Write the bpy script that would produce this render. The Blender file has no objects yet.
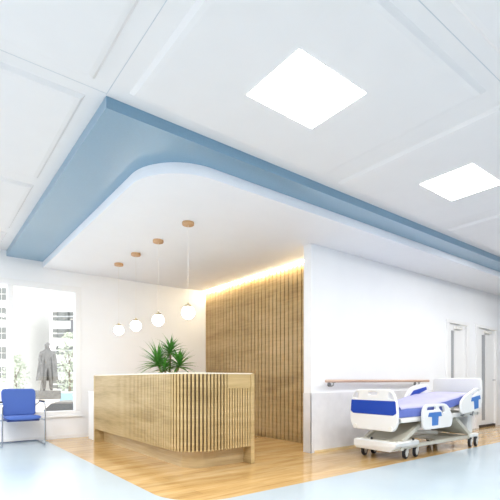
import bpy, bmesh, math, random
from mathutils import Vector, Matrix
random.seed(7)
S = bpy.context.scene
COL = S.collection
PI = math.pi

# ------------------------------------------------------------------ camera, world, lights
cam = bpy.data.cameras.new('camera')
cam.sensor_width = 36.0
cam.lens = 424.0 / 500.0 * 36.0
cam.shift_y = 0.26
cam.clip_start = 0.05
cam.clip_end = 400
camo = bpy.data.objects.new('camera', cam)
COL.objects.link(camo)
TH = math.atan2(327, 424)
camo.location = (0, 0, 1.0)
camo.rotation_euler = (PI / 2, 0, -TH)
S.camera = camo

W = bpy.data.worlds.new('world')
S.world = W
W.use_nodes = True
bg = W.node_tree.nodes['Background']
bg.inputs[0].default_value = (0.955, 0.98, 1.0, 1)
bg.inputs[1].default_value = 1.6


def area(name, loc, rot, sx, sy, power, col):
    l = bpy.data.lights.new(name, 'AREA')
    l.shape = 'RECTANGLE'
    l.size = sx
    l.size_y = sy
    l.energy = power
    l.color = col
    o = bpy.data.objects.new(name, l)
    o.location = loc
    o.rotation_euler = rot
    COL.objects.link(o)
    return o


# sun from behind the building, on the square outside
sl = bpy.data.lights.new('sun', 'SUN'); sl.energy = 1.0; sl.angle = 0.03; sl.color = (1.0, 0.97, 0.93)
so = bpy.data.objects.new('sun', sl); COL.objects.link(so); so.rotation_euler = (math.radians(38), 0, math.radians(-25))
# unseen lamps continuing the ceiling light grid, some added to brighten doors and walls
for i, (lx, ly) in enumerate([(-0.08, 0.4), (2.18, 0.4), (-2.3, 2.18), (6.74, 2.17), (9.0, 2.17), (-0.08, 4.0), (-0.08, 5.73), (-2.3, 4.0), (4.45, 0.4)]):
    area('unseen_ceiling_lamp', (lx, ly, 3.0), (0, 0, 0), 0.66, 0.54, (34 if ly > 3 else 42) if lx < 6 else 32, (1.0, 0.98, 0.95))
S.view_settings.view_transform = 'Standard'
S.view_settings.look = 'None'
S.view_settings.gamma = 1
S.view_settings.use_curve_mapping = False
S.view_settings.exposure = 0.6


# ------------------------------------------------------------------ materials
def lin(r, g, b):
    f = lambda v: (v / 255 / 12.92) if v / 255 <= 0.04045 else ((v / 255 + 0.055) / 1.055) ** 2.4
    return (f(r), f(g), f(b), 1)


def mat(name, col, rough=0.5, metal=0.0, noise=0.0, nscale=20, bump=0.0, coat=0.0, spec=None):
    m = bpy.data.materials.new(name)
    m.use_nodes = True
    nt = m.node_tree
    p = nt.nodes['Principled BSDF']
    p.inputs['Base Color'].default_value = col
    p.inputs['Roughness'].default_value = rough
    p.inputs['Metallic'].default_value = metal
    if spec is not None:
        p.inputs['Specular IOR Level'].default_value = spec
    if coat:
        p.inputs['Coat Weight'].default_value = coat
        p.inputs['Coat Roughness'].default_value = 0.08
    tc = nt.nodes.new('ShaderNodeTexCoord')
    n = nt.nodes.new('ShaderNodeTexNoise')
    n.inputs['Scale'].default_value = nscale
    n.inputs['Detail'].default_value = 4
    nt.links.new(tc.outputs['Object'], n.inputs['Vector'])
    if noise:
        r = nt.nodes.new('ShaderNodeValToRGB')
        r.color_ramp.elements[0].position = 0.3
        r.color_ramp.elements[1].position = 0.7
        r.color_ramp.elements[0].color = tuple(c * (1 - noise) for c in col[:3]) + (1,)
        r.color_ramp.elements[1].color = tuple(min(1, c * (1 + noise)) for c in col[:3]) + (1,)
        nt.links.new(n.outputs['Fac'], r.inputs['Fac'])
        nt.links.new(r.outputs['Color'], p.inputs['Base Color'])
    if bump:
        b = nt.nodes.new('ShaderNodeBump')
        b.inputs['Strength'].default_value = bump
        b.inputs['Distance'].default_value = 0.01
        nt.links.new(n.outputs['Fac'], b.inputs['Height'])
        nt.links.new(b.outputs['Normal'], p.inputs['Normal'])
    return m


def wood(name, cols, rough=0.45, sc=(0.7, 0.7, 9), fine=(2, 2, 60), rot=0.0, planks=None, bump=0.1, spec=0.5):
    """cols: dark, mid, light. Grain runs along the axis with the small scale; object coordinates."""
    m = bpy.data.materials.new(name)
    m.use_nodes = True
    nt = m.node_tree
    N, L = nt.nodes, nt.links
    p = N['Principled BSDF']
    p.inputs['Roughness'].default_value = rough
    p.inputs['Specular IOR Level'].default_value = spec
    tc = N.new('ShaderNodeTexCoord')
    mp = N.new('ShaderNodeMapping'); mp.inputs['Scale'].default_value = sc
    mp2 = N.new('ShaderNodeMapping'); mp2.inputs['Scale'].default_value = fine
    L.new(tc.outputs['Object'], mp.inputs['Vector'])
    L.new(tc.outputs['Object'], mp2.inputs['Vector'])
    n1 = N.new('ShaderNodeTexNoise'); n1.inputs['Scale'].default_value = 1.0; n1.inputs['Detail'].default_value = 5; n1.inputs['Distortion'].default_value = 0.6
    n2 = N.new('ShaderNodeTexNoise'); n2.inputs['Scale'].default_value = 1.0; n2.inputs['Detail'].default_value = 3
    L.new(mp.outputs[0], n1.inputs['Vector'])
    L.new(mp2.outputs[0], n2.inputs['Vector'])
    mx = N.new('ShaderNodeMix'); mx.data_type = 'FLOAT'; mx.inputs[0].default_value = 0.35
    L.new(n1.outputs['Fac'], mx.inputs[2]); L.new(n2.outputs['Fac'], mx.inputs[3])
    r = N.new('ShaderNodeValToRGB')
    r.color_ramp.elements[0].position = 0.34; r.color_ramp.elements[0].color = cols[0]
    r.color_ramp.elements[1].position = 0.66; r.color_ramp.elements[1].color = cols[2]
    e = r.color_ramp.elements.new(0.5); e.color = cols[1]
    L.new(mx.outputs[0], r.inputs['Fac'])
    out = r.outputs['Color']
    if planks:
        br = N.new('ShaderNodeTexBrick')
        br.inputs['Scale'].default_value = 1.0
        br.inputs['Brick Width'].default_value = planks[0]
        br.inputs['Row Height'].default_value = planks[1]
        br.inputs['Mortar Size'].default_value = 0.002
        br.inputs['Color1'].default_value = (0.86, 0.86, 0.86, 1)
        br.inputs['Color2'].default_value = (1.0, 1.0, 1.0, 1)
        br.inputs['Mortar'].default_value = (0.72, 0.68, 0.62, 1)
        L.new(tc.outputs['Object'], br.inputs['Vector'])
        mm = N.new('ShaderNodeMix'); mm.data_type = 'RGBA'; mm.blend_type = 'MULTIPLY'; mm.inputs[0].default_value = 1.0
        L.new(out, mm.inputs[6]); L.new(br.outputs['Color'], mm.inputs[7])
        out = mm.outputs[2]
    L.new(out, p.inputs['Base Color'])
    if bump:
        b = N.new('ShaderNodeBump'); b.inputs['Strength'].default_value = bump; b.inputs['Distance'].default_value = 0.004
        L.new(mx.outputs[0], b.inputs['Height']); L.new(b.outputs['Normal'], p.inputs['Normal'])
    return m


def emit(name, col, strength):
    m = bpy.data.materials.new(name)
    m.use_nodes = True
    nt = m.node_tree
    p = nt.nodes['Principled BSDF']
    p.inputs['Base Color'].default_value = (0.8, 0.8, 0.8, 1)
    p.inputs['Emission Color'].default_value = col
    p.inputs['Emission Strength'].default_value = strength
    return m


def glass(name, tint=(1, 1, 1, 1), refl=0.06):
    m = bpy.data.materials.new(name)
    m.use_nodes = True
    nt = m.node_tree
    N, L = nt.nodes, nt.links
    N.remove(N['Principled BSDF'])
    t = N.new('ShaderNodeBsdfTransparent'); t.inputs[0].default_value = tint
    g = N.new('ShaderNodeBsdfGlossy'); g.inputs['Roughness'].default_value = 0.02
    x = N.new('ShaderNodeMixShader'); x.inputs[0].default_value = refl
    L.new(t.outputs[0], x.inputs[1]); L.new(g.outputs[0], x.inputs[2])
    L.new(x.outputs[0], N['Material Output'].inputs['Surface'])
    return m


M = {}
M['wall'] = mat('wall_paint', lin(242, 243, 246), 0.6, noise=0.01, nscale=3)
M['wainscot'] = mat('wainscot_vinyl', lin(226, 226, 229), 0.4, noise=0.035, nscale=9)
M['ceiling'] = mat('ceiling_paint', lin(233, 230, 230), 0.7, noise=0.008, nscale=4)
M['canopy'] = mat('canopy_paint', lin(240, 241, 246), 0.6, noise=0.008, nscale=4)
M['blue_ceiling'] = mat('blue_ceiling_paint', lin(118, 156, 182), 0.34, noise=0.03, nscale=60, coat=0.8)
M['blue_ceiling'].node_tree.nodes['Principled BSDF'].inputs['Coat Roughness'].default_value = 0.3
M['vinyl'] = mat('blue_vinyl', lin(182, 197, 207), 0.2, noise=0.03, nscale=1.2)
M['floor_wood'] = wood('floor_wood', (lin(184, 144, 88), lin(208, 170, 112), lin(222, 190, 138)), 0.11, sc=(1.0, 7, 1), fine=(4, 45, 4), planks=(1.3, 0.16), bump=0.02)
M['wall_wood'] = wood('wall_wood', (lin(158, 130, 86), lin(184, 156, 108), lin(202, 174, 128)), 0.45, sc=(0.6, 0.6, 3.2), fine=(3, 3, 40))
M['wall_wood_dark'] = wood('wall_wood_dark', (lin(92, 68, 46), lin(110, 84, 58), lin(124, 96, 68)), 0.6, sc=(0.6, 0.6, 3.2))
M['counter_wood'] = wood('counter_wood', (lin(168, 142, 94), lin(192, 166, 116), lin(208, 184, 136)), 0.33, sc=(0.9, 0.9, 7), fine=(4, 4, 70))
M['counter_dark'] = wood('counter_backing_wood', (lin(62, 44, 24), lin(82, 58, 34), lin(94, 68, 42)), 0.6)
M['kick'] = wood('kick_wood', (lin(182, 156, 112), lin(198, 174, 130), lin(210, 188, 148)), 0.22, sc=(0.9, 0.9, 7))
M['cream'] = mat('counter_top_cream', lin(236, 226, 206), 0.3)
M['rose_wood'] = wood('pendant_wood', (lin(176, 132, 90), lin(200, 156, 112), lin(214, 172, 130)), 0.5, sc=(3, 3, 30))
M['rail_wood'] = wood('rail_wood', (lin(184, 150, 128), lin(202, 170, 150), lin(214, 186, 166)), 0.35, sc=(1, 12, 12))
M['white_plastic'] = mat('white_plastic', lin(232, 232, 231), 0.32)
M['white_metal'] = mat('white_enamel', lin(232, 230, 224), 0.35)
M['beige_metal'] = mat('beige_enamel', lin(206, 202, 188), 0.4)
M['bed_blue'] = mat('bed_blue', lin(20, 66, 170), 0.35)
M['decal_blue'] = mat('decal_blue', lin(64, 118, 190), 0.35)
M['mattress'] = mat('mattress_cover', lin(98, 114, 186), 0.7, noise=0.04, nscale=12, bump=0.1)
M['sheet'] = mat('lavender_sheet', lin(186, 184, 220), 0.85, noise=0.03, nscale=8, bump=0.3)
M['chair_blue'] = mat('chair_fabric', lin(74, 104, 178), 0.85, noise=0.05, nscale=220, bump=0.1)
M['chrome'] = mat('chrome', lin(176, 184, 196), 0.22, metal=1.0)
M['steel'] = mat('brushed_steel', lin(150, 150, 150), 0.35, metal=0.9)
M['rubber'] = mat('black_rubber', lin(34, 34, 38), 0.6)
M['leaf'] = mat('leaf', lin(72, 138, 50), 0.42, noise=0.35, nscale=9)
M['stem'] = mat('cane_stem', lin(150, 132, 98), 0.8, noise=0.2, nscale=40, bump=0.3)
M['soil'] = mat('soil', lin(70, 52, 40), 0.95, noise=0.3, nscale=60, bump=0.5)
M['pot'] = mat('pot_ceramic', lin(236, 234, 228), 0.35)
M['panel_light'] = emit('panel_light', (1.0, 0.99, 0.97, 1), 9.0)
M['globe'] = emit('opal_globe', (1.0, 0.98, 0.95, 1), 9.0)
M['led'] = emit('warm_led', (1.0, 0.88, 0.62, 1), 38.0)
M['cord'] = mat('white_cord', lin(232, 230, 226), 0.5)
M['brass'] = mat('satin_brass', lin(190, 176, 146), 0.35, metal=0.7)
M['pane'] = glass('window_glass', (0.99, 1.0, 1.0, 1), 0.05)
M['door_glass'] = mat('frosted_glass', lin(168, 170, 174), 0.15)
M['door_paint'] = mat('door_paint', lin(240, 240, 241), 0.4)
M['dark_gap'] = mat('dark_gap_shade', lin(70, 58, 50), 0.6)
M['bronze'] = mat('weathered_bronze', lin(116, 114, 112), 0.75, noise=0.2, nscale=6, bump=0.3)
M['granite'] = mat('pale_granite', lin(232, 222, 212), 0.7, noise=0.05, nscale=14)
M['bld_white'] = mat('pale_stone_facade', lin(216, 214, 210), 0.8, noise=0.02, nscale=1)
M['bld_pink'] = mat('pink_brick_facade', lin(214, 190, 182), 0.8, noise=0.03, nscale=1)
M['bld_grey'] = mat('grey_facade', lin(206, 208, 210), 0.8, noise=0.02, nscale=1)
M['bld_glass'] = mat('facade_window', lin(124, 126, 124), 0.7)
M['paving'] = mat('pale_paving', lin(236, 232, 226), 0.8, noise=0.03, nscale=1)
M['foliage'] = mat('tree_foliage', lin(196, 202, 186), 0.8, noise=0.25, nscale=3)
M['bark'] = mat('bark', lin(140, 130, 118), 0.9, noise=0.2, nscale=20)
M['car_white'] = mat('car_white', lin(226, 232, 238), 0.25)
M['car_grey'] = mat('car_grey', lin(126, 122, 120), 0.3)
M['car_glass'] = mat('car_glass', lin(150, 180, 200), 0.3)
M['car_dark_glass'] = mat('car_dark_glass', lin(70, 72, 76), 0.3)
M['car_lamp'] = mat('car_lamp', lin(238, 236, 230), 0.2)
M['banner'] = mat('grey_banner', lin(110, 110, 114), 0.6)


# ------------------------------------------------------------------ mesh helpers
def box(bm, x0, x1, y0, y1, z0, z1, bev=0.0, seg=2):
    r = bmesh.ops.create_cube(bm, size=1.0)
    vs = r['verts']
    for v in vs:
        v.co = Vector((x0 + (v.co.x + .5) * (x1 - x0), y0 + (v.co.y + .5) * (y1 - y0), z0 + (v.co.z + .5) * (z1 - z0)))
    if bev:
        es = list({e for v in vs for e in v.link_edges})
        bmesh.ops.bevel(bm, geom=es, offset=bev, segments=seg, profile=0.5, affect='EDGES')
    return vs


def ring_loft(bm, rings, close=True, cap=True):
    vr = [[bm.verts.new(p) for p in r] for r in rings]
    n = len(vr[0])
    for a, b in zip(vr, vr[1:]):
        for i in range(n if close else n - 1):
            j = (i + 1) % n
            bm.faces.new((a[i], a[j], b[j], b[i]))
    if cap:
        bm.faces.new(list(reversed(vr[0])))
        bm.faces.new(vr[-1])
    return vr


def tube(bm, pts, r, n=10, cap=True):
    pts = [Vector(p) for p in pts]
    rs = r if isinstance(r, (list, tuple)) else [r] * len(pts)
    rings = []
    up = None
    for i, p in enumerate(pts):
        if i == 0: t = pts[1] - p
        elif i == len(pts) - 1: t = p - pts[i - 1]
        else: t = (pts[i + 1] - p).normalized() + (p - pts[i - 1]).normalized()
        t.normalize()
        if up is None:
            up = Vector((0, 0, 1)) if abs(t.z) < 0.9 else Vector((1, 0, 0))
        a = t.cross(up)
        if a.length < 1e-4: a = t.cross(Vector((0, 1, 0.1)))
        a.normalize()
        b = a.cross(t).normalized()
        up = b
        rings.append([p + (a * math.cos(2 * PI * k / n) + b * math.sin(2 * PI * k / n)) * rs[i] for k in range(n)])
    ring_loft(bm, rings, True, cap)


def smooth_path(pts, r=0.05, k=5):
    pts = [Vector(p) for p in pts]
    out = [pts[0]]
    for i in range(1, len(pts) - 1):
        p = pts[i]; a = pts[i - 1] - p; b = pts[i + 1] - p
        d = min(r, a.length * .45, b.length * .45)
        A = p + a.normalized() * d; B = p + b.normalized() * d
        for j in range(k + 1):
            t = j / k
            out.append(A * (1 - t) ** 2 + p * 2 * t * (1 - t) + B * t * t)
    out.append(pts[-1])
    return out


def round_poly(pts, r, k=5):
    """closed 2D polygon with rounded corners; r number or list"""
    n = len(pts)
    out = []
    for i in range(n):
        p = Vector(pts[i]); a = Vector(pts[i - 1]) - p; b = Vector(pts[(i + 1) % n]) - p
        rr = r[i] if isinstance(r, (list, tuple)) else r
        d = min(rr, a.length * .48, b.length * .48)
        if d < 1e-5:
            out.append(p); continue
        A = p + a.normalized() * d; B = p + b.normalized() * d
        for j in range(k + 1):
            t = j / k
            out.append(A * (1 - t) ** 2 + p * 2 * t * (1 - t) + B * t * t)
    return out


def lathe(bm, prof, cx=0, cy=0, n=24, sx=1, sy=1):
    rings = [[Vector((cx + r * sx * math.cos(2 * PI * k / n), cy + r * sy * math.sin(2 * PI * k / n), z)) for k in range(n)] for r, z in prof]
    ring_loft(bm, rings)


def cyl(bm, p0, p1, r, n=16):
    tube(bm, [p0, p1], r, n)


def prism(bm, poly, z0, z1):
    ring_loft(bm, [[Vector((p[0], p[1], z0)) for p in poly], [Vector((p[0], p[1], z1)) for p in poly]])


def ball(bm, c, r, sx=1, sy=1, sz=1, u=20, v=12):
    res = bmesh.ops.create_uvsphere(bm, u_segments=u, v_segments=v, radius=r)
    for w in res['verts']:
        w.co = Vector((c[0] + w.co.x * sx, c[1] + w.co.y * sy, c[2] + w.co.z * sz))


def plate_mesh(outer, holes, th, bev=0.0):
    """flat 2D shape (u,v) with holes -> mesh, u=X, v=Z, thickness th centred on y=0"""
    cu = bpy.data.curves.new('tmp', 'CURVE')
    cu.dimensions = '2D'; cu.fill_mode = 'BOTH'
    cu.extrude = max(th / 2 - bev, 0.0005)
    cu.bevel_depth = bev; cu.bevel_resolution = 2; cu.offset = -bev
    for poly in [outer] + list(holes):
        sp = cu.splines.new('POLY')
        sp.points.add(len(poly) - 1)
        for i, p in enumerate(poly):
            sp.points[i].co = (p[0], p[1], 0, 1)
        sp.use_cyclic_u = True
    o = bpy.data.objects.new('tmp', cu)
    COL.objects.link(o)
    dg = bpy.context.evaluated_depsgraph_get()
    me = bpy.data.meshes.new_from_object(o.evaluated_get(dg))
    bpy.data.objects.remove(o); bpy.data.curves.remove(cu)
    me.transform(Matrix.Rotation(PI / 2, 4, 'X'))
    return me


def fin(bm, name, m, parent=None, smooth=False, loc=None):
    bmesh.ops.recalc_face_normals(bm, faces=bm.faces)
    me = bpy.data.meshes.new(name)
    bm.to_mesh(me); bm.free()
    return fin_me(me, name, m, parent, smooth, loc)


def fin_me(me, name, m, parent=None, smooth=False, loc=None):
    me.name = name
    me.materials.clear()
    me.materials.append(M[m] if isinstance(m, str) else m)
    for p in me.polygons:
        p.use_smooth = smooth
    if smooth:
        try: me.set_sharp_from_angle(angle=math.radians(42))
        except Exception: pass
    o = bpy.data.objects.new(name, me)
    COL.objects.link(o)
    if parent: o.parent = parent
    if loc: o.location = loc
    return o


def nb(): return bmesh.new()


def bx(name, m, x0, x1, y0, y1, z0, z1, parent=None, bev=0.0, smooth=False):
    b = nb(); box(b, x0, x1, y0, y1, z0, z1, bev)
    return fin(b, name, m, parent, smooth)


def tag(o, label, cat, group=None):
    o['label'] = label; o['category'] = cat
    if group: o['group'] = group
    return o


def thing(name, label, cat, loc=(0, 0, 0), rz=0.0, group=None):
    o = bpy.data.objects.new(name, None)
    COL.objects.link(o)
    o.location = loc; o.rotation_euler = (0, 0, rz)
    return tag(o, label, cat, group)


def struct(o, label=None):
    o['kind'] = 'structure'
    if label: o['label'] = label
    return o


def dup(root, loc, label, rz=None):
    r = root.copy(); COL.objects.link(r); r.location = loc
    if rz is not None: r.rotation_euler = (0, 0, rz)
    r['label'] = label
    for ch in list(root.children):
        c = ch.copy(); COL.objects.link(c); c.parent = r
        for g in ch.children:
            d = g.copy(); COL.objects.link(d); d.parent = c
    return r


# ------------------------------------------------------------------ setting
ZC, ZB, ZW = 3.057, 2.970, 2.870           # main ceiling, blue soffit underside, white canopy underside
YW, YR, XS, XE = 7.7, 4.08, 4.75, 4.2      # window wall, right wall, slat wall, wall end
XMIN, XMAX, YMIN = -3.6, 14.0, -3.0


def arc(cx, cy, r, a0, a1, k=14):
    return [(cx + r * math.cos(a0 + (a1 - a0) * i / k), cy + r * math.sin(a0 + (a1 - a0) * i / k)) for i in range(k + 1)]


# floors: the blue vinyl wraps a wooden floor with a rounded corner
fb_x, fb_y, fr = 1.6, 2.95, 0.5
corner = arc(fb_x + fr, fb_y + fr, fr, PI, 1.5 * PI)
b = nb()
prism(b, [(XMIN, YMIN), (XMAX, YMIN), (XMAX, fb_y)] + list(reversed(corner)) + [(fb_x, YW), (XMIN, YW)], -0.06, 0.0)
struct(fin(b, 'floor', 'vinyl'), 'pale blue vinyl floor sweeping round the wooden reception area')
b = nb()
prism(b, [(XMAX, fb_y), (XMAX, YW), (fb_x, YW)] + corner, -0.06, 0.0)
struct(fin(b, 'floor', 'floor_wood'), 'glossy honey coloured wooden plank floor under the reception desk')

# main ceiling with shallow bevelled panels
c = struct(bx('ceiling', 'ceiling', XMIN, XMAX, YMIN, YW, ZC, ZC + 0.12), 'white main ceiling with shallow square panels and thin seams')


def pad(x0, x1, y0, y1):
    b = nb(); e = 0.06; h = 0.03
    ring_loft(b, [[Vector(p) for p in ((x0, y0, ZC + .001), (x1, y0, ZC + .001), (x1, y1, ZC + .001), (x0, y1, ZC + .001))],
                  [Vector(p) for p in ((x0 + e * .45, y0 + e * .45, ZC - h * .85), (x1 - e * .45, y0 + e * .45, ZC - h * .85), (x1 - e * .45, y1 - e * .45, ZC - h * .85), (x0 + e * .45, y1 - e * .45, ZC - h * .85))],
                  [Vector(p) for p in ((x0 + e, y0 + e, ZC - h), (x1 - e, y0 + e, ZC - h), (x1 - e, y1 - e, ZC - h), (x0 + e, y1 - e, ZC - h))]])
    fin(b, 'ceiling_panel', 'ceiling', c)


PX = [(-3.45, -1.30), (-1.08, 0.93), (1.17, 3.17), (3.41, 5.42), (5.66, 7.67), (7.91, 9.92)]
for (x0, x1) in PX:
    for (y0, y1) in [(-0.42, 1.16), (1.36, 2.94)]:
        pad(x0, x1, y0, y1)
for (x0, x1) in PX[:2]:
    for (y0, y1) in [(3.15, 4.73), (4.94, 6.52), (6.73, 7.62)]:
        pad(x0, x1, y0, y1)
b = nb()
for xs in (1.045, 3.29, 5.54):
    if xs < 2: box(b, xs - .002, xs + .002, YMIN, 3.05, ZC - .002, ZC + .004)
box(b, XMIN, XMAX, 1.258, 1.262, ZC - .002, ZC + .004)
box(b, XMIN, 1.04, 3.039, 3.042, ZC - .0015, ZC + .004)
M['seam'] = mat('ceiling_seam', lin(200, 205, 211), 0.7)
fin(b, 'ceiling_seam', 'seam', c)

# blue dropped soffit, then the white canopy below it with a rounded corner
o = bx('blue_ceiling', 'blue_ceiling', 1.05, XMAX, 3.065, YW, ZB, ZC)
struct(o, 'blue dropped ceiling soffit framing the white canopy')
cc = arc(1.58 + .56, 3.34 + .56, .56, PI, 1.5 * PI, 20)
b = nb()
# leave a slot beside the slatted wall for the light strip
prism(b, cc + [(XMAX, 3.34), (XMAX, YW), (1.58, YW)], ZW, ZB)
struct(fin(b, 'white_ceiling', 'canopy'), 'white canopy ceiling with a rounded corner over the reception')


# window wall with an opening
WX0, WX1, WZ0, WZ1 = -0.90, 2.15, 0.43, 2.56
b = nb()
box(b, XMIN, WX0, YW, YW + .25, 0, ZC)
box(b, WX1, XS + .3, YW, YW + .25, 0, ZC)
box(b, WX0, WX1, YW, YW + .25, 0, WZ0)
box(b, WX0, WX1, YW, YW + .25, WZ1, ZC)
struct(fin(b, 'wall_back', 'wall'), 'white end wall holding the tall window')
w = bpy.data.objects.new('window_1', None); COL.objects.link(w); struct(w, 'tall white framed window looking onto a hazy city square')
b = nb()
x0, x1 = WX0 - .045, 2.195
y0, y1 = YW - .015, YW + .10
box(b, x0, x1, y0, y1, 0.39, 0.47, .004); box(b, x0, x1, y0, y1, 2.52, 2.62, .004)
box(b, x1 - .10, x1, y0, y1, 0.471, 2.519, .004); box(b, x0, x0 + .10, y0, y1, 0.471, 2.519, .004)
for mx_ in (1.06, 0.02):
    box(b, mx_, mx_ + .09, y0, y1, 0.471, 2.519, .004)
fin(b, 'window_frame', 'door_paint', w)
for (gx0, gx1) in [(1.14, 2.10), (0.10, 1.07), (-0.86, 0.03)]:
    bx('window_pane', 'pane', gx0, gx1, YW + .045, YW + .051, .46, 2.53, w)
bx('window_sill', 'door_paint', x0 - .02, x1 + .02, YW - .04, YW + .02, 0.365, 0.392, w, .004)
struct(bx('wall_front', 'wall', XMIN, XMAX, YMIN - .2, YMIN, 0, ZC), 'white wall at the near end of the room')
struct(bx('wall_left', 'wall', XMIN - .2, XMIN, YMIN, YW + .25, 0, ZC), 'white side wall')

# right wall with two door openings
D = [(7.93, 8.61), (9.12, 9.95)]
DZ = 2.09
b = nb()
xs = XE
for (a, e) in D:
    box(b, xs, a - .03, YR, YR + .14, 0, ZW); box(b, a - .03, e + .03, YR, YR + .14, DZ + .03, ZW); xs = e + .03
box(b, xs, XMAX, YR, YR + .14, 0, ZW)
struct(fin(b, 'wall_right', 'wall'), 'white corridor wall behind the hospital bed')
struct(bx('wall_recess', 'wall', XS + .06, XS + .2, YR + .14, YW, 0, ZW), 'wall carrying the slatted wood cladding')
struct(bx('wall_corridor', 'wall', XMAX, XMAX + .2, YMIN, YW, 0, ZC), 'corridor end wall')
b = nb()
box(b, XE - .008, XE, YR - .008, YR + .14, 0, .82)
box(b, XE - .008, 7.82, YR - .008, YR, 0, .82)
struct(fin(b, 'trim_1', 'wainscot'), 'pale vinyl wall protection below the handrail')
M['base_yellow'] = mat('pale_wood_skirting', lin(226, 204, 158), 0.4)
struct(bx('baseboard_right', 'base_yellow', XE + .06, 7.82, YR - .016, YR - .008, 0, .03), 'thin pale wood skirting')
struct(bx('baseboard_back', 'door_paint', XMIN, XS, YW - .012, YW, 0, .06), 'low white skirting under the window')

for i, (a, e) in enumerate(D):
    d = bpy.data.objects.new('door_%d' % (i + 1), None); COL.objects.link(d)
    struct(d, ['white narrow door half hidden by the bed head', 'white door with tall slot window, right of the bed'][i])
    b = nb()
    box(b, a - .12, a, YR - .022, YR + .12, 0, DZ - .001, .004); box(b, e, e + .10, YR - .022, YR + .12, 0, DZ - .001, .004)
    box(b, a - .12, e + .10, YR - .022, YR + .12, DZ, DZ + .06, .004)
    box(b, a, e, YR + .10, YR + .14, 0, DZ)
    fin(b, 'door_frame', 'door_paint', d)
    gx0, gx1 = (a + .14, a + .27) if i == 0 else (a + .24, a + .43)
    b = nb(); yy0, yy1 = YR + .03, YR + .07
    box(b, a, gx0, yy0, yy1, .05, DZ); box(b, gx1, e, yy0, yy1, .05, DZ)
    box(b, gx0, gx1, yy0, yy1, 1.96, DZ); box(b, gx0, gx1, yy0, yy1, .05, .14)
    lf = fin(b, 'door_leaf', 'door_paint', d)
    bx('door_glass', 'door_glass', gx0, gx1, yy0 + .015, yy0 + .025, .14, 1.96, d)
    b = nb(); box(b, gx0 + .1, gx0 + .36, YR - .02, YR + .03, DZ - .10, DZ - .045, .006)
    tube(b, [(gx0 + .3, YR - .01, DZ - .03), (gx0 + .45, YR - .08, DZ - .02), (gx0 + .2, YR - .02, DZ - .005)], .008, 6)
    fin(b, 'door_closer', 'white_metal', d)
    bx('door_gap_shade', 'dark_gap', a, e, YR + .0, YR + .09, 0.0, .045, d)  # dark strip painting in the shade of the gap below the leaf
    b = nb(); tube(b, smooth_path([(e - .07, YR + .03, 1.0), (e - .07, YR - .03, 1.0), (e - .19, YR - .03, 1.0)], .02), .009, 8)
    fin(b, 'door_handle', 'chrome', d, True)

# ------------------------------------------------------------------ slatted wall cladding
t = thing('slatted_wall_panel', 'tall brown slatted wood cladding behind the reception desk', 'wall cladding')
b = nb()
y = YR + .15
while y < YW - .02:
    y1 = min(y + .080, YW - .004)
    box(b, XS, XS + .04, y, y1, 0.0, 2.868)
    y += .1
fin(b, 'slats', 'wall_wood', t)
bx('backing_board', 'wall_wood_dark', XS + .035, XS + .058, YR + .15, YW - .004, 0.0, 2.868, t)
b = nb(); box(b, XS - .035, XS - .008, YR + .16, YW - .01, 2.852, 2.868)
tag(fin(b, 'light_strip', 'led'), 'warm glowing strip light along the top of the slatted wall', 'strip light')

# ------------------------------------------------------------------ ceiling lights
def ceiling_light(cx, cy, label):
    z = ZC - .030
    t = thing('ceiling_light', label, 'ceiling light', (cx, cy, z), 0, 'square ceiling light panels')
    b = nb(); hx, hy = .330, .268
    for s in (-1, 1):
        box(b, s * hx - .006, s * hx + .006, -hy - .006, hy + .006, -.001, 0); box(b, -hx, hx, s * hy - .006, s * hy + .006, -.001, 0)
    fin(b, 'frame', 'white_plastic', t)
    bx('diffuser', 'panel_light', -hx + .004, hx - .004, -hy + .004, hy - .004, -.004, -.0012, t)
    return t


cl = ceiling_light(2.15, 2.135, 'large bright square ceiling light, the nearer one above the middle of the room')
dup(cl, (4.40, 2.135, ZC - .030), 'smaller looking bright ceiling light at the right edge of the ceiling')

# ------------------------------------------------------------------ pendant lamps
def pendant(x, y, label, loc=True):
    t = thing('pendant_lamp', label, 'pendant lamp', (x, y, ZW), 0, 'globe pendants hanging over the reception desk')
    b = nb(); lathe(b, [(.0, 0), (.068, 0), (.07, -.006), (.07, -.03), (.066, -.035), (0.0, -.035)][1:-1], n=28)
    fin(b, 'ceiling_rose', 'rose_wood', t, True)
    b = nb(); cyl(b, (0, 0, -.03), (0, 0, -.975), .002, 8)
    fin(b, 'cord', 'cord', t, True)
    b = nb(); lathe(b, [(.012, -.955), (.014, -.972), (.034, -.978), (.046, -.990), (.047, -1.004), (.03, -1.008)], n=20)
    fin(b, 'cap', 'brass', t, True)
    b = nb(); ball(b, (0, 0, -1.07), .078, u=28, v=18)
    fin(b, 'globe', 'globe', t, True)
    return t


pl = pendant(2.49, 4.43, 'globe pendant on wooden rose, nearest of four, rightmost beside the slatted wall')
for yy, lb in [(5.24, 'globe pendant on wooden rose, second from the slatted wall'), (5.99, 'globe pendant on wooden rose, second from the window end of the row'), (6.68, 'globe pendant on wooden rose, farthest of four, leftmost towards the window')]:
    dup(pl, (2.49, yy, ZW), lb)

# ------------------------------------------------------------------ reception desk
X0, Y0, XR, YL, R0 = 2.2, 4.0, 3.12, 6.97, 0.36


def cpath(off, step=None):
    """points (x, y, nx, ny) along the curved front, offset inwards"""
    r = R0 - off
    pts = [(X0 + off, YL, -1, 0)]
    n = 60
    for i in range(1, n): pts.append((X0 + off, YL + (Y0 + R0 - YL) * i / n, -1, 0))
    for i in range(25):
        a = PI + (PI / 2) * i / 24
        pts.append((X0 + R0 + r * math.cos(a), Y0 + R0 + r * math.sin(a), math.cos(a), math.sin(a)))
    pts.append((XR, Y0 + off, 0, -1))
    return pts


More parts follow.
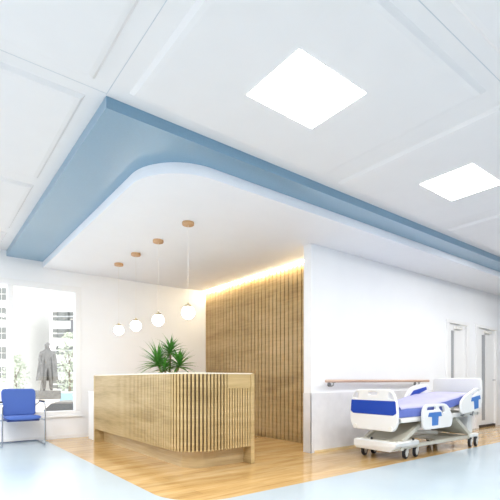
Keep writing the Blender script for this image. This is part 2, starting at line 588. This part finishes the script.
def strip_solid(bm, off0, off1, z0, z1):
    a = [(p[0], p[1]) for p in cpath(off0)]; c_ = [(p[0], p[1]) for p in cpath(off1)]
    va0 = [bm.verts.new((*p, z0)) for p in a]; va1 = [bm.verts.new((*p, z1)) for p in a]
    vc0 = [bm.verts.new((*p, z0)) for p in c_]; vc1 = [bm.verts.new((*p, z1)) for p in c_]
    for i in range(len(a) - 1):
        bm.faces.new((va0[i], va0[i + 1], va1[i + 1], va1[i]))
        bm.faces.new((vc0[i + 1], vc0[i], vc1[i], vc1[i + 1]))
        bm.faces.new((va1[i], va1[i + 1], vc1[i + 1], vc1[i]))
        bm.faces.new((va0[i + 1], va0[i], vc0[i], vc0[i + 1]))
    bm.faces.new((va0[0], va1[0], vc1[0], vc0[0])); bm.faces.new((va0[-1], vc0[-1], vc1[-1], va1[-1]))


desk = thing('reception_desk', 'curved reception desk clad in vertical pale wood slats', 'reception desk')
b = nb(); strip_solid(b, 0.022, 0.05, 0.215, 1.068)
fin(b, 'backing_panel', 'counter_dark', desk, True)
b = nb(); strip_solid(b, 0.15, 0.18, 0.0, 0.23)
fin(b, 'kick_panel', 'kick', desk, True)
b = nb(); strip_solid(b, 0.0, 0.34, 1.068, 1.083)
fin(b, 'counter_top', 'cream', desk)
b = nb(); strip_solid(b, 0.05, 0.34, 0.20, 0.225)
fin(b, 'underside_panel', 'counter_wood', desk)
# slats walk along the outer path
P_ = cpath(0.0)
seg = [0]
for p, q in zip(P_, P_[1:]): seg.append(seg[-1] + math.hypot(q[0] - p[0], q[1] - p[1]))
b = nb(); s = 0.012; PITCH = 0.0445; HB = 2.77
while s < seg[-1] - .012:
    k = max(i for i in range(len(seg)) if seg[i] <= s); k = min(k, len(P_) - 2)
    f_ = (s - seg[k]) / (seg[k + 1] - seg[k])
    p, q = P_[k], P_[k + 1]
    x = p[0] + (q[0] - p[0]) * f_; y = p[1] + (q[1] - p[1]) * f_
    nx = p[2] + (q[2] - p[2]) * f_; ny = p[3] + (q[3] - p[3]) * f_
    l = math.hypot(nx, ny); nx /= l; ny /= l
    tx, ty = -ny, nx
    zt = 0.905 if (x > HB and ny < -.9) else 1.067
    hw = .0125
    lo = [(x + tx * hw, y + ty * hw), (x - tx * hw, y - ty * hw), (x - tx * hw - nx * .024, y - ty * hw - ny * .024), (x + tx * hw - nx * .024, y + ty * hw - ny * .024)]
    prism(b, lo, .21, zt)
    s += PITCH if not (x > HB - .05 and ny < -.9) else 0.037
fin(b, 'slat_cladding', 'counter_wood', desk)
bx('header_board', 'counter_wood', HB - .005, XR, Y0 + .008, Y0 + .024, .905, 1.067, desk)
b = nb(); box(b, XR - .02, XR + .03, Y0 - .004, Y0 + .62, 0, 1.075, .002); fin(b, 'end_panel', 'counter_wood', desk)
b = nb(); box(b, X0 - .003, X0 + .62, YL, YL + .045, 0, 1.075, .002); fin(b, 'end_panel', 'counter_wood', desk)
bx('work_top', 'cream', X0 + .05, X0 + .75, Y0 + .42, YL, .72, .745, desk)
bx('drawer_pedestal', 'counter_wood', X0 + .30, X0 + .72, Y0 + .5, Y0 + .95, .02, .72, desk)
bx('drawer_pedestal', 'counter_wood', X0 + .30, X0 + .72, YL - .5, YL - .05, .02, .72, desk)

# low white cabinet past the far end of the desk
t = thing('side_cabinet', 'low white cabinet end beyond the far left end of the desk', 'cabinet', (2.24, 7.05, 0))
bx('body', 'door_paint', 0, .6, 0, .37, 0, .79, t, .003)
bx('top', 'door_paint', -.01, .61, -.01, .38, .79, .81, t, .003)
b = nb(); box(b, .6, .615, .02, .35, .05, .77, .003); dd = fin(b, 'door', 'door_paint', t)
b = nb(); tube(b, [(.62, .05, .45), (.64, .05, .45), (.64, .05, .6), (.62, .05, .6)], .005, 8); fin(b, 'handle', 'chrome', dd)


# ------------------------------------------------------------------ potted yucca on the work top behind the counter
def leaf(bm, base, az, el, ln, wd, droop, rnd):
    n = 7
    d = Vector((math.cos(az), math.sin(az), 0)); side = Vector((-math.sin(az), math.cos(az), 0))
    prev = None; p = Vector(base); e = el
    for i in range(n + 1):
        tt = i / n
        wv = wd * (math.sin(PI * min(1, tt * .75 + .28)) ** .8) * (1 - tt ** 3) + .0006
        up = (-d * math.sin(e) + Vector((0, 0, 1)) * math.cos(e))
        a = bm.verts.new(p + side * wv + up * wv * .5); m_ = bm.verts.new(p); c_ = bm.verts.new(p - side * wv + up * wv * .5)
        if prev:
            bm.faces.new((prev[0], prev[1], m_, a)); bm.faces.new((prev[1], prev[2], c_, m_))
        prev = (a, m_, c_)
        p = p + (d * math.cos(e) + Vector((0, 0, 1)) * math.sin(e)) * (ln / n)
        e -= droop / n * (0.4 + 1.2 * tt)


Rv = Vector((math.cos(TH), -math.sin(TH), 0)); Fv = Vector((math.sin(TH), math.cos(TH), 0))
pt = thing('potted_yucca', 'green spiky three headed yucca rising behind the desk counter', 'plant', (2.76, 5.52, .745))
b = nb(); lathe(b, [(.11, 0), (.15, .02), (.17, .26), (.175, .27), (.16, .27), (.155, .25)], n=28); fin(b, 'pot', 'pot', pt, True)
b = nb(); lathe(b, [(.154, .235), (.15, .25), (.05, .256)], n=24); fin(b, 'soil', 'soil', pt, True)
heads = [(-.13, .0, .45, .36, 64), (.17, .02, .43, .30, 56), (.04, .05, .62, .27, 54), (-.02, -.06, .38, .24, 34)]
for (r_, f__, z_, ln, cnt) in heads:
    top = Rv * r_ + Fv * f__ + Vector((0, 0, z_))
    base = Rv * r_ * .3 + Fv * f__ + Vector((0, 0, .245))
    b = nb(); tube(b, [base, (base + top) / 2 + Vector((.01, 0, 0)), top + Vector((0, 0, .03))], [.017, .015, .013], 10)
    fin(b, 'stem', 'stem', pt, True)
    b = nb()
    for k in range(cnt):
        q = k / cnt
        el = math.radians(80 - 95 * q + random.uniform(-8, 8))
        leaf(b, top + Vector((0, 0, .05 * (1 - q))), k * 2.39996 + random.uniform(-.2, .2), el, ln * random.uniform(.8, 1.12), random.uniform(.012, .017), random.uniform(.4, 1.0), 0)
    fin(b, 'leaf_crown', 'leaf', pt, True)

# ------------------------------------------------------------------ visitor chair
ch = thing('visitor_chair', 'blue fabric cantilever visitor chair under the window', 'chair', (1.205, 7.36, 0))
# local: x -0.29..0.29, front at y=-0.25
b = nb()
for s in (-1, 1):
    x = s * .288
    pth = [(x * .78, .13, .60), (x, .16, .655), (x, -.20, .655), (x, -.25, .62), (x, -.25, .012), (x, -.22, .012), (x, .27, .012)]
    if s < 0: left = pth
    else: right = pth
full = left + [(-.25, .30, .012), (.25, .30, .012)] + list(reversed(right))
full = smooth_path(full, .035, 4)
tube(b, full, .0105, 8)
fin(b, 'tube_frame', 'chrome', ch, True)
for s in (-1, 1):
    b = nb(); box(b, s * .288 - .018, s * .288 + .018, -.17, .14, .66, .68, .007); fin(b, 'arm_pad', 'rubber', ch, True)


def cushion(w0, w1, d0, th, nseg=10):
    return None


b = nb()  # seat: bevelled, slightly dished cushion
prof = [(-.24, .435), (-.22, .462), (0, .458), (.18, .45), (.235, .44)]
rings = []
for (yy, zz) in prof:
    hw = .245 if abs(yy) < .23 else .225
    rings.append([Vector((-hw, yy, zz - .045)), Vector((-hw - .008, yy, zz - .02)), Vector((-hw + .02, yy, zz)), Vector((0, yy, zz - .006)), Vector((hw - .02, yy, zz)), Vector((hw + .008, yy, zz - .02)), Vector((hw, yy, zz - .045)), Vector((0, yy, zz - .05))])
ring_loft(b, rings)
st = fin(b, 'seat', 'chair_blue', ch, True)
md = st.modifiers.new('s', 'SUBSURF'); md.levels = 2; md.render_levels = 2
M['seat_under'] = mat('seat_shell', lin(46, 70, 140), 0.5)
bx('seat_shell', 'seat_under', -.22, .22, -.21, .2, .375, .405, ch, .01)
b = nb()  # backrest, rounded plate curved about z
me = plate_mesh(round_poly([(-.235, .44), (.235, .44), (.245, .86), (-.245, .86)], [.05, .05, .07, .07], 6), [], .05, .018)
b.from_mesh(me)
bmesh.ops.subdivide_edges(b, edges=[e for e in b.edges if e.calc_length() > .1], cuts=8, use_grid_fill=True)
for v in b.verts:
    z = v.co.z - .44
    v.co.y += .20 + z * .16 - (v.co.x ** 2) * .35
fin(b, 'backrest', 'chair_blue', ch, True)
for s in (-1, 1):
    b = nb()
    tube(b, [(s * .19, .14, .40), (s * .19, .225, .43), (s * .19, .25, .62)], .01, 8)
    tube(b, [(s * .19, .0, .385), (s * .288, -.02, .385), (s * .288, -.25, .385)], .009, 8)
    fin(b, 'support_bracket', 'chrome', ch, True)

# ------------------------------------------------------------------ handrail
t = thing('handrail', 'pinkish wooden handrail on the white wall behind the bed', 'handrail')
HY, HZ = YR - .085, .985
b = nb()
tube(b, [(4.41, HY, HZ), (7.05, HY, HZ)], .021, 14)
ball(b, (4.41, HY, HZ), .021); ball(b, (7.05, HY, HZ), .021)
fin(b, 'rail', 'rail_wood', t, True)
for x in (4.56, 6.75):
    b = nb()
    tube(b, smooth_path([(x, HY, HZ - .015), (x, HY, HZ - .06), (x, YR - .03, HZ - .075), (x, YR, HZ - .045)], .03, 4), .009, 8)
    cyl(b, (x, YR - .012, HZ - .05), (x, YR, HZ - .05), .032, 16)
    box(b, x - .03, x + .03, HY - .012, HY + .012, HZ - .026, HZ - .018)
    fin(b, 'bracket', 'steel', t, True)

# ------------------------------------------------------------------ hospital bed
# local frame: x from foot (0) to head (2.2), y 0 (near) .. 0.75 (wall side)
bed = thing('hospital_bed', 'white adjustable hospital bed with blue panels standing by the wall', 'hospital bed', (4.45, 2.93, 0))
BW = .68


def yz_plate(name, outer, holes, th, m, x, parent, bev=.008, tilt=0.0):
    """outline given in (y, z), placed at local x"""
    me = plate_mesh(outer, holes, th, bev)
    me.transform(Matrix.Rotation(PI / 2, 4, 'Z'))       # X axis -> Y axis
    if tilt: me.transform(Matrix.Rotation(tilt, 4, 'Y'))
    return fin_me(me, name, m, parent, True, (x, 0, 0))


# footboard
fo = round_poly([(.05, .37), (.64, .37), (.70, .47), (.685, .74), (.62, .885), (.07, .885), (.0, .74), (-.01, .47)], [.05, .05, .06, .1, .1, .1, .1, .06], 6)
h1 = round_poly([(.035, .77), (.115, .77), (.115, .845), (.08, .845)], .02, 4)
h2 = round_poly([(.57, .77), (.65, .77), (.61, .845), (.57, .845)], .02, 4)
h3 = round_poly([(.28, .815), (.41, .815), (.41, .85), (.28, .85)], .015, 4)
fb = yz_plate('footboard', fo, [h1, h2, h3], .045, 'white_plastic', .04, bed, .012)
yz_plate('blue_panel', round_poly([(.005, .60), (.05, .57), (.64, .57), (.685, .60), (.672, .745), (.018, .745)], .010, 3), [], .05, 'bed_blue', -.003, fb, .004)
for yy in (.08, .61):
    b = nb(); cyl(b, (-.01, yy, .405), (-.035, yy, .405), .03, 16)
    fin(b, 'bumper', 'white_metal', fb, True)

# headboard: broad creamy slab
hb = yz_plate('headboard', round_poly([(.02, .55), (.74, .55), (.765, .80), (.755, 1.03), (.0, 1.03), (-.01, .80)], [.04, .04, .1, .05, .05, .1], 6), [], .05, 'white_plastic', 2.22, bed, .014)

# mattress, raised a little towards the head
def mat_z(x): return .54 + (.0 if x < .75 else .12 * min(1, (x - .75) / .9))


b = nb(); rings = []
N_ = 26
for i in range(N_ + 1):
    x = .10 + 2.02 * i / N_
    e = min(1, i / 1.5, (N_ - i) / 1.5) ** .5 if 0 < i < N_ else 0.0
    z0 = mat_z(x); hw = .325 - .02 * (1 - e); th = .135
    yc = .35
    zt = z0 + th - .02 * (1 - e)
    rings.append([Vector((x, yc - hw, z0)), Vector((x, yc - hw - .008, z0 + th * .5)), Vector((x, yc - hw, zt - .025)), Vector((x, yc - hw + .03, zt)), Vector((x, yc, zt + .015)), Vector((x, yc + hw - .03, zt)), Vector((x, yc + hw, zt - .025)), Vector((x, yc + hw + .008, z0 + th * .5)), Vector((x, yc + hw, z0))])
ring_loft(b, rings)
mt = fin(b, 'mattress', 'mattress', bed, True)
b = nb(); rings = []
for i in range(41):
    x = .14 + 1.9 * i / 40
    zt = mat_z(x) + .135
    wv = lambda q: .004 * math.sin(9 * x + q * 7) + .003 * math.sin(23 * x - q * 4)
    yc = .35
    row = []
    for (dy, dz) in [(-.331, -.028), (-.328, -.015), (-.305, .004), (-.2, .012), (0, .019), (.2, .012), (.305, .004), (.328, -.015), (.331, -.028)]:
        row.append(Vector((x, yc + dy, zt + dz + wv(dy) * (1 if abs(dy) < .33 else .6) + .002)))
    inner = [Vector((v.x, yc + (v.y - yc) * .985, v.z - .006)) for v in reversed(row)]
    rings.append(row + inner)
ring_loft(b, rings)
fin(b, 'sheet', 'sheet', mt, True)
# deck frame
b = nb()
for yy in (.02, .635):
    box(b, .07, 2.18, yy, yy + .045, .475, .535, .006)
for xx in (.08, .62, 1.15, 1.7, 2.1):
    box(b, xx, xx + .05, .02, .68, .48, .53, .004)
fin(b, 'deck_frame', 'white_metal', bed, True)
b = nb()
for xx0, xx1 in ((.1, .72), (.76, 1.3)):
    box(b, xx0, xx1, .05, .65, .535, .55, .004)
box(b, 1.34, 2.12, .05, .65, .56, .575)
for v in b.verts:
    if v.co.z > .5 and v.co.x > .76: v.co.z = mat_z(v.co.x) - (.02 if v.co.z < .545 or .555 < v.co.z < .57 else .004)
fin(b, 'sleep_deck', 'white_metal', bed)

# base: rails, foot cover tray
b = nb()
for yy in (.08, .57):
    box(b, .1, 2.1, yy, yy + .05, .135, .18, .005)
for xx in (.2, 1.95):
    box(b, xx, xx + .06, .06, .66, .125, .175, .005)
box(b, 1.25, 2.0, .12, .62, .15, .165, .003)
fin(b, 'base_frame', 'beige_metal', bed, True)
b = nb()
ring_loft(b, [[Vector((.07, .13, .115)), Vector((.07, .64, .115)), Vector((.50, .64, .115)), Vector((.50, .13, .115))],
              [Vector((.05, .04, .185)), Vector((.05, .66, .150)), Vector((.56, .66, .185)), Vector((.56, .04, .185))],
              [Vector((.05, .03, .225)), Vector((.05, .66, .225)), Vector((.56, .66, .225)), Vector((.56, .03, .225))],
              [Vector((.07, .05, .240)), Vector((.07, .64, .240)), Vector((.54, .64, .240)), Vector((.54, .05, .240))]])
fin(b, 'base_cover', 'white_plastic', bed)
b = nb(); box(b, .09, .52, .07, .62, .239, .246, .002); fin(b, 'base_cover_top', 'beige_metal', bed)
for kp in ((.075, .40, .262), (.40, .02, .262)):
    b = nb(); ball(b, kp, .017); fin(b, 'brake_knob', 'rubber', bed, True)


def slab(bm, xa, za, xb, zb, y0, y1, th):
    d = Vector((xb - xa, 0, zb - za)).normalized(); n = Vector((-d.z, 0, d.x)) * th / 2
    A = Vector((xa, 0, za)); B = Vector((xb, 0, zb))
    lo = [A - n, B - n, B + n, A + n]
    ring_loft(bm, [[Vector((p.x, y0, p.z)) for p in lo], [Vector((p.x, y1, p.z)) for p in lo]])


b = nb(); slab(b, .28, .235, .80, .47, .10, .59, .02)
slab(b, .24, .235, .78, .485, .06, .11, .05); slab(b, .24, .235, .78, .485, .58, .63, .05)
fin(b, 'lift_arm', 'beige_metal', bed)
b = nb(); slab(b, 2.02, .17, 1.55, .47, .06, .11, .05); slab(b, 2.02, .17, 1.55, .47, .58, .63, .05); slab(b, 1.96, .20, 1.6, .43, .11, .58, .015)
fin(b, 'lift_arm', 'beige_metal', bed)
b = nb(); box(b, 2.0, 2.16, .10, .64, .20, .47, .02); fin(b, 'control_box', 'white_plastic', bed, True)
b = nb(); cyl(b, (.75, .37, .3), (1.6, .37, .22), .03, 14); cyl(b, (.55, .37, .33), (.85, .37, .29), .022, 12); fin(b, 'lift_motor', 'white_metal', bed, True)

# castors in pairs at each corner, swivelled a little
WR = .074
for (cx_, cy_, dx) in ((.40, .13, .235), (.22, .62, .20), (2.0, .07, .18), (1.86, .64, .19)):
    b = nb(); box(b, cx_ - .04, cx_ + dx + .04, cy_ - .03, cy_ + .03, .150, .20, .012)
    fin(b, 'castor_bar', 'white_plastic', bed, True)
    for k in (0, 1):
        X = cx_ + dx * k
        SW = Matrix.Translation((X, cy_, 0)) @ Matrix.Rotation(.25, 4, 'Z') @ Matrix.Translation((-X, -cy_, 0))
        b = nb()
        n = 28
        ringp = [(.050, -.019), (.069, -.019), (.075, -.008), (.075, .008), (.069, .019), (.050, .019)]
        rings = [[Vector((X + r * math.cos(2 * PI * q / n), cy_ + oy, WR + r * math.sin(2 * PI * q / n))) for q in range(n)] for r, oy in ringp]
        ring_loft(b, rings)
        b.transform(SW)
        ty = fin(b, 'castor', 'rubber', bed, True)
        b = nb(); cyl(b, (X, cy_ - .021, WR), (X, cy_ + .021, WR), .049, 24); cyl(b, (X, cy_ - .026, WR), (X, cy_ + .026, WR), .016, 12)
        b.transform(SW)
        fin(b, 'hub', 'white_plastic', ty, True)
        b = nb(); box(b, X - .012, X + .03, cy_ - .033, cy_ - .027, WR, .155, .003); box(b, X - .012, X + .03, cy_ + .027, cy_ + .033, WR, .155, .003); box(b, X - .025, X + .04, cy_ - .033, cy_ + .033, .148, .166, .006)
        b.transform(SW)
        fin(b, 'fork', 'white_metal', ty, True)


# side rails (outline in x, z)
def side_rail(name, outer, holes, y, rot=0.0, piv=(0, 0), decal=None, dm='decal_blue', back=False):
    me = plate_mesh(outer, holes, .035, .010)
    R = Matrix.Translation((piv[0], 0, piv[1])) @ Matrix.Rotation(rot, 4, 'Y') @ Matrix.Translation((-piv[0], 0, -piv[1]))
    me.transform(R)
    o = fin_me(me, name, 'white_plastic', bed, True, (0, y, 0))
    if decal:
        m2 = plate_mesh(decal, [], .04, .002)
        m2.transform(R)
        fin_me(m2, 'blue_inset', dm, o, False, (0, 0, 0))
    return o


def tdecal(x0, x1, z0, z1):
    w_ = x1 - x0; h_ = z1 - z0
    return round_poly([(x0 + w_ * .28, z0), (x0 + w_ * .72, z0), (x0 + w_ * .76, z1 - h_ * .34), (x1, z1 - h_ * .34), (x1 - w_ * .06, z1), (x0 + w_ * .08, z1), (x0, z1 - h_ * .30), (x0 + w_ * .28, z1 - h_ * .34)], .006, 2)


# local x of the near foot rail: 0.50..1.20
ro = round_poly([(.50, .37), (1.20, .37), (1.24, .50), (1.10, .69), (.56, .69), (.49, .62)], [.07, .10, .10, .12, .05, .05], 6)
r1 = round_poly([(.575, .615), (.80, .615), (.80, .655), (.60, .655)], .012, 3)
r2 = round_poly([(.88, .655), (.88, .635), (.99, .56), (1.03, .58), (.99, .655)], .015, 3)
side_rail('side_rail', ro, [r1, r2], -.045, decal=tdecal(.60, .94, .415, .585))
ro = round_poly([(1.46, .52), (1.98, .50), (2.12, .58), (2.10, .78), (1.98, .84), (1.60, .76), (1.47, .70)], [.08, .06, .08, .10, .08, .1, .1], 6)
r2 = round_poly([(1.80, .755), (2.00, .80), (2.03, .775), (1.82, .73)], .01, 3)
side_rail('side_rail', ro, [r2], -.045, rot=-.12, piv=(1.5, .6), decal=tdecal(1.76, 2.06, .535, .715))
ro = round_poly([(1.22, .56), (1.98, .62), (2.0, .80), (1.90, .94), (1.60, .93), (1.38, .86), (1.26, .72)], [.05, .08, .08, .12, .12, .1, .08], 6)
r1 = round_poly([(1.44, .78), (1.88, .83), (1.86, .88), (1.60, .87), (1.46, .83)], .02, 3)
side_rail('side_rail', ro, [], BW + .02, decal=round_poly([(1.40, .765), (1.50, .84), (1.86, .895), (1.88, .85), (1.56, .76)], .01, 3), dm='bed_blue')
for (xx, yy) in ((.66, -.045), (1.05, -.045), (1.62, -.045), (1.90, -.045), (1.5, BW + .02), (1.8, BW + .02)):
    s = 1 if yy < 0 else -1
    b = nb(); tube(b, [(xx, yy + s * .02, .46 if xx < 1.2 else .56), (xx, yy + s * .035, .49), (xx, yy + s * .085, .50)], .012, 8)
    fin(b, 'rail_link', 'steel', bed, True)

# ------------------------------------------------------------------ outside the window
GZ = -1.2
b = nb(); box(b, -30, 70, 8.2, 120, GZ - .2, GZ)
o = fin(b, 'ground', 'paving'); struct(o, 'pale paving of the city square outside')


def camxy(px, d):
    """a point at horizontal distance d along the forward axis, seen in pixel column px"""
    u = (px - 250) / 424.0
    return (d * (math.sin(TH) + u * math.cos(TH)), d * (math.cos(TH) - u * math.sin(TH)))


# statue
D0 = 21.5
sx_, sy_ = camxy(47.5, D0)
st = thing('statue', 'weathered bronze statue of a cloaked standing figure outside the window', 'statue', (sx_, sy_, GZ))
st.rotation_euler = (0, 0, -TH + .55)
b = nb(); box(b, -.62, .62, -.5, .5, 0, .12, .02); box(b, -.52, .52, -.42, .42, .12, 1.25, .02)
fin(b, 'plinth', 'granite', st)
b = nb(); box(b, -.58, .58, -.46, .46, 1.25, 1.66, .04); fin(b, 'bronze_base', 'bronze', st)


def skin_body(name, verts, edges, radii, m, parent, lv=2, head=None):
    me = bpy.data.meshes.new(name); me.from_pydata(verts, edges, [])
    o = bpy.data.objects.new(name, me); COL.objects.link(o)
    md = o.modifiers.new('skin', 'SKIN')
    for i, r in enumerate(radii): me.skin_vertices[0].data[i].radius = (r, r) if not isinstance(r, tuple) else r
    me.skin_vertices[0].data[0].use_root = True
    md2 = o.modifiers.new('sub', 'SUBSURF'); md2.levels = lv; md2.render_levels = lv
    me.materials.append(M[m])
    dg = bpy.context.evaluated_depsgraph_get()
    m3 = bpy.data.meshes.new_from_object(o.evaluated_get(dg))
    bpy.data.objects.remove(o)
    if head:
        b = nb(); b.from_mesh(m3); ball(b, head[0], head[1], sx=.84, sy=.95, sz=1.1); b.to_mesh(m3); b.free()
    return fin_me(m3, name, m, parent, True)


Z0 = 1.66; H = 2.42
def hz(t_): return Z0 + H * t_
V = [(0, 0, hz(.52)), (0, .0, hz(.66)), (0, .02, hz(.79)), (0, .0, hz(.86)), (0, -.04, hz(.94)), (0, -.04, hz(.99)),
     (-.13, 0, hz(.49)), (-.15, -.05, hz(.27)), (-.16, .02, hz(.05)), (-.17, -.16, hz(.02)),
     (.13, 0, hz(.49)), (.16, .0, hz(.27)), (.17, .05, hz(.05)), (.19, -.12, hz(.02)),
     (-.27, 0, hz(.78)), (-.36, -.05, hz(.62)), (-.30, -.26, hz(.54)), (-.2, -.32, hz(.55)),
     (.27, 0, hz(.78)), (.37, .0, hz(.61)), (.36, -.12, hz(.47)), (.36, -.16, hz(.43))]
E = [(0, 1), (1, 2), (2, 3), (3, 4), (4, 5), (0, 6), (6, 7), (7, 8), (8, 9), (0, 10), (10, 11), (11, 12), (12, 13), (2, 14), (14, 15), (15, 16), (16, 17), (2, 18), (18, 19), (19, 20), (20, 21)]
Rr = [.19, .2, .19, .10, .17, .15, .15, .12, .09, .06, .15, .12, .09, .06, .12, .09, .07, .05, .12, .09, .07, .05]
fg = skin_body('figure', V, E, Rr, 'bronze', st, head=((0, -.05, hz(.935)), .165))
b = nb()
# long open cloak: two hanging folds and a back, one lofted sheet with thickness
rings = []
for k in range(12):
    tt = k / 11
    z = hz(.81 - .60 * tt)
    row = []
    for j in range(25):
        a = math.radians(-62 + (304 * j / 24))
        rr = (.26 + .20 * tt ** .8) * (1 + .07 * math.sin(j * 1.9 + 2 * tt))
        row.append(Vector((rr * math.cos(a) * (1.12 if k else .95), rr * math.sin(a) * .72 + .03, z)))
    inner = [Vector((v.x * .93, v.y * .93, v.z)) for v in reversed(row)]
    rings.append(row + inner)
ring_loft(b, rings)
fin(b, 'cloak', 'bronze', fg, True)
b = nb(); tube(b, [(-.34, -.36, hz(0.0)), (-.24, -.34, hz(.6))], .022, 8); fin(b, 'staff', 'bronze', fg, True)


# trees
def tree(px, d, h, r, label):
    x, y = camxy(px, d)
    t = thing('street_tree', label, 'tree', (x, y, GZ), 0, 'pale trees outside the window')
    b = nb(); tube(b, [(0, 0, 0), (.05, 0, h * .35), (0, .05, h * .75)], [.1, .08, .03], 8)
    for k in range(5):
        a = k * 1.3; tube(b, [(0, 0, h * (.35 + .07 * k)), (math.cos(a) * r * .6, math.sin(a) * r * .6, h * (.5 + .08 * k))], [.04, .015], 6)
    fin(b, 'trunk', 'bark', t, True)
    b = nb()
    for k in range(700):
        a = random.uniform(0, 2 * PI); zz = random.uniform(.22, 1.0); rr = r * math.sin(PI * min(1, (zz - .1) / 1.0)) ** .7 * random.uniform(.2, 1)
        p = Vector((rr * math.cos(a), rr * math.sin(a), h * zz))
        u_ = Vector((random.gauss(0, 1), random.gauss(0, 1), random.gauss(0, 1))).normalized() * .10
        v_ = u_.cross(Vector((random.gauss(0, 1), random.gauss(0, 1), random.gauss(0, 1)))).normalized() * .07
        vs = [b.verts.new(p + u_), b.verts.new(p + v_), b.verts.new(p - u_), b.verts.new(p - v_)]
        b.faces.new(vs)
    me = bpy.data.meshes.new('foliage'); b.to_mesh(me); b.free()
    fin_me(me, 'foliage', 'foliage', t)


tree(15.5, 24, 3.6, .75, 'small pale tree outside, just above the chair back')
tree(69, 27, 5.2, .9, 'pale leafy tree outside near the right side of the window')


# buildings
def building(pxl, pxr, d, h, m, label, cols, fl, ww, wh, z_first=3.0, dep=8):
    x0, y0 = camxy(pxl, d); x1, y1 = camxy(pxr, d)
    w_ = math.hypot(x1 - x0, y1 - y0)
    t = thing('building', label, 'building', (x0, y0, GZ), math.atan2(y1 - y0, x1 - x0))
    bx('walls', m, 0, w_, 0, dep, 0, h, t)
    bx('parapet', m, -.1, w_ + .1, -.15, dep + .1, h, h + .4, t)
    proto = None
    fh = (h - z_first) / fl
    for f_ in range(fl):
        for c_ in range(cols):
            xc = w_ * (c_ + .5) / cols; zc = z_first + fh * (f_ + .5)
            if proto is None:
                proto = fin(_win(ww, wh), 'window', 'bld_glass', t); proto.location = (xc, 0, zc)
            else:
                q = proto.copy(); COL.objects.link(q); q.parent = t; q.location = (xc, 0, zc)
    return t


def _win(ww, wh):
    b = nb()
    g = ww * .06
    box(b, -ww / 2, -g, -.06, .04, -wh / 2, -g); box(b, g, ww / 2, -.06, .04, -wh / 2, -g)
    box(b, -ww / 2, -g, -.06, .04, g, wh / 2); box(b, g, ww / 2, -.06, .04, g, wh / 2)
    return b


building(13, 29, 48, 16, 'bld_white', 'pale stone office block with paired windows seen through the window', 3, 9, 1.0, 1.0, z_first=2)
building(30, 42, 60, 14, 'bld_pink', 'faint pinkish brick building behind the statue', 4, 10, .5, .7, z_first=2)
building(57, 84, 40, 9.0, 'bld_grey', 'low pale building outside behind the leafy tree', 6, 5, 1.2, .8, z_first=1)
building(-90, 5, 36, 12, 'bld_white', 'wide pale building at the far left edge of the window', 14, 6, .8, 1.0, z_first=2)
xb, yb = camxy(72, 30)
t = thing('street_banner', 'dark vertical banner on a pole outside the window', 'banner', (xb, yb, GZ), -TH)
b = nb(); cyl(b, (.22, 0, 0), (.22, 0, 6.6), .02, 10); tube(b, [(.22, 0, 6.5), (-.12, 0, 6.5)], .02, 6); fin(b, 'pole', 'granite', t, True)
b = nb(); box(b, -.10, .16, -.01, .01, 5.3, 6.45, .004); fin(b, 'banner', 'banner', t)


# cars
def car(px, d, rz, paint, label, glazing, L=4.3, Hh=1.5):
    x, y = camxy(px, d)
    t = thing('car', label, 'car', (x, y, GZ), rz)
    wd = .86
    prof = [(-L / 2, .35), (-L / 2 + .02, .72), (-L / 2 + .85, .88), (-L / 2 + 1.45, Hh - .06), (-L / 2 + 1.9, Hh), (L / 2 - 1.1, Hh - .02), (L / 2 - .35, .95), (L / 2, .85), (L / 2, .35)]
    b = nb()
    body = round_poly([(-L / 2, .3), (-L / 2, .72), (-L / 2 + .9, .9), (L / 2 - .3, .95), (L / 2, .85), (L / 2, .3)], .08, 3)
    rings = [[Vector((p[0] * s, yy, p[1])) for p in body] for yy, s in ((-wd, .985), (-wd + .06, 1), (wd - .06, 1), (wd, .985))]
    ring_loft(b, rings)
    roof = [(-L / 2 + 1.45, Hh - .05), (-L / 2 + 1.7, Hh), (L / 2 - 1.15, Hh), (L / 2 - 1.0, Hh - .05)]
    ring_loft(b, [[Vector((p[0], yy, p[1])) for p in roof] for yy in (-wd + .2, wd - .2)])
    bd = fin(b, 'body', paint, t, True)
    b = nb()
    gl = [(-L / 2 + .9, .88), (-L / 2 + 1.47, Hh - .05), (L / 2 - 1.02, Hh - .05), (L / 2 - .45, .9)]
    ring_loft(b, [[Vector((p[0], yy * (1 if p[1] < 1 else .86), p[1])) for p in gl] for yy in (-wd + .08, wd - .08)])
    fin(b, 'windows', glazing, t)
    for xx in (-L / 2 + .8, L / 2 - .8):
        for yy in (-wd + .08, wd - .08):
            b = nb(); cyl(b, (xx, yy - .1, .31), (xx, yy + .1, .31), .31, 20); wl = fin(b, 'wheel', 'rubber', t, True)
            b = nb(); cyl(b, (xx, yy - .11, .31), (xx, yy + .11, .31), .18, 14); fin(b, 'rim', 'steel', wl, True)
    b = nb(); box(b, -L / 2 - .02, -L / 2 + .06, -.75, -.45, .58, .72, .02); box(b, -L / 2 - .02, -L / 2 + .06, .45, .75, .58, .72, .02)
    fin(b, 'headlamp', 'car_lamp', t)
    b = nb(); box(b, -L / 2 - .015, -L / 2 + .05, -.4, .4, .5, .7, .02); fin(b, 'grille', 'rubber', t)
    return t


car(68, 25, PI - .9, 'car_white', 'pale car with light blue windows parked outside by the statue', 'car_glass')
car(76, 14.2, -.35, 'car_grey', 'dark grey car parked outside at the lower right corner of the window', 'car_dark_glass')
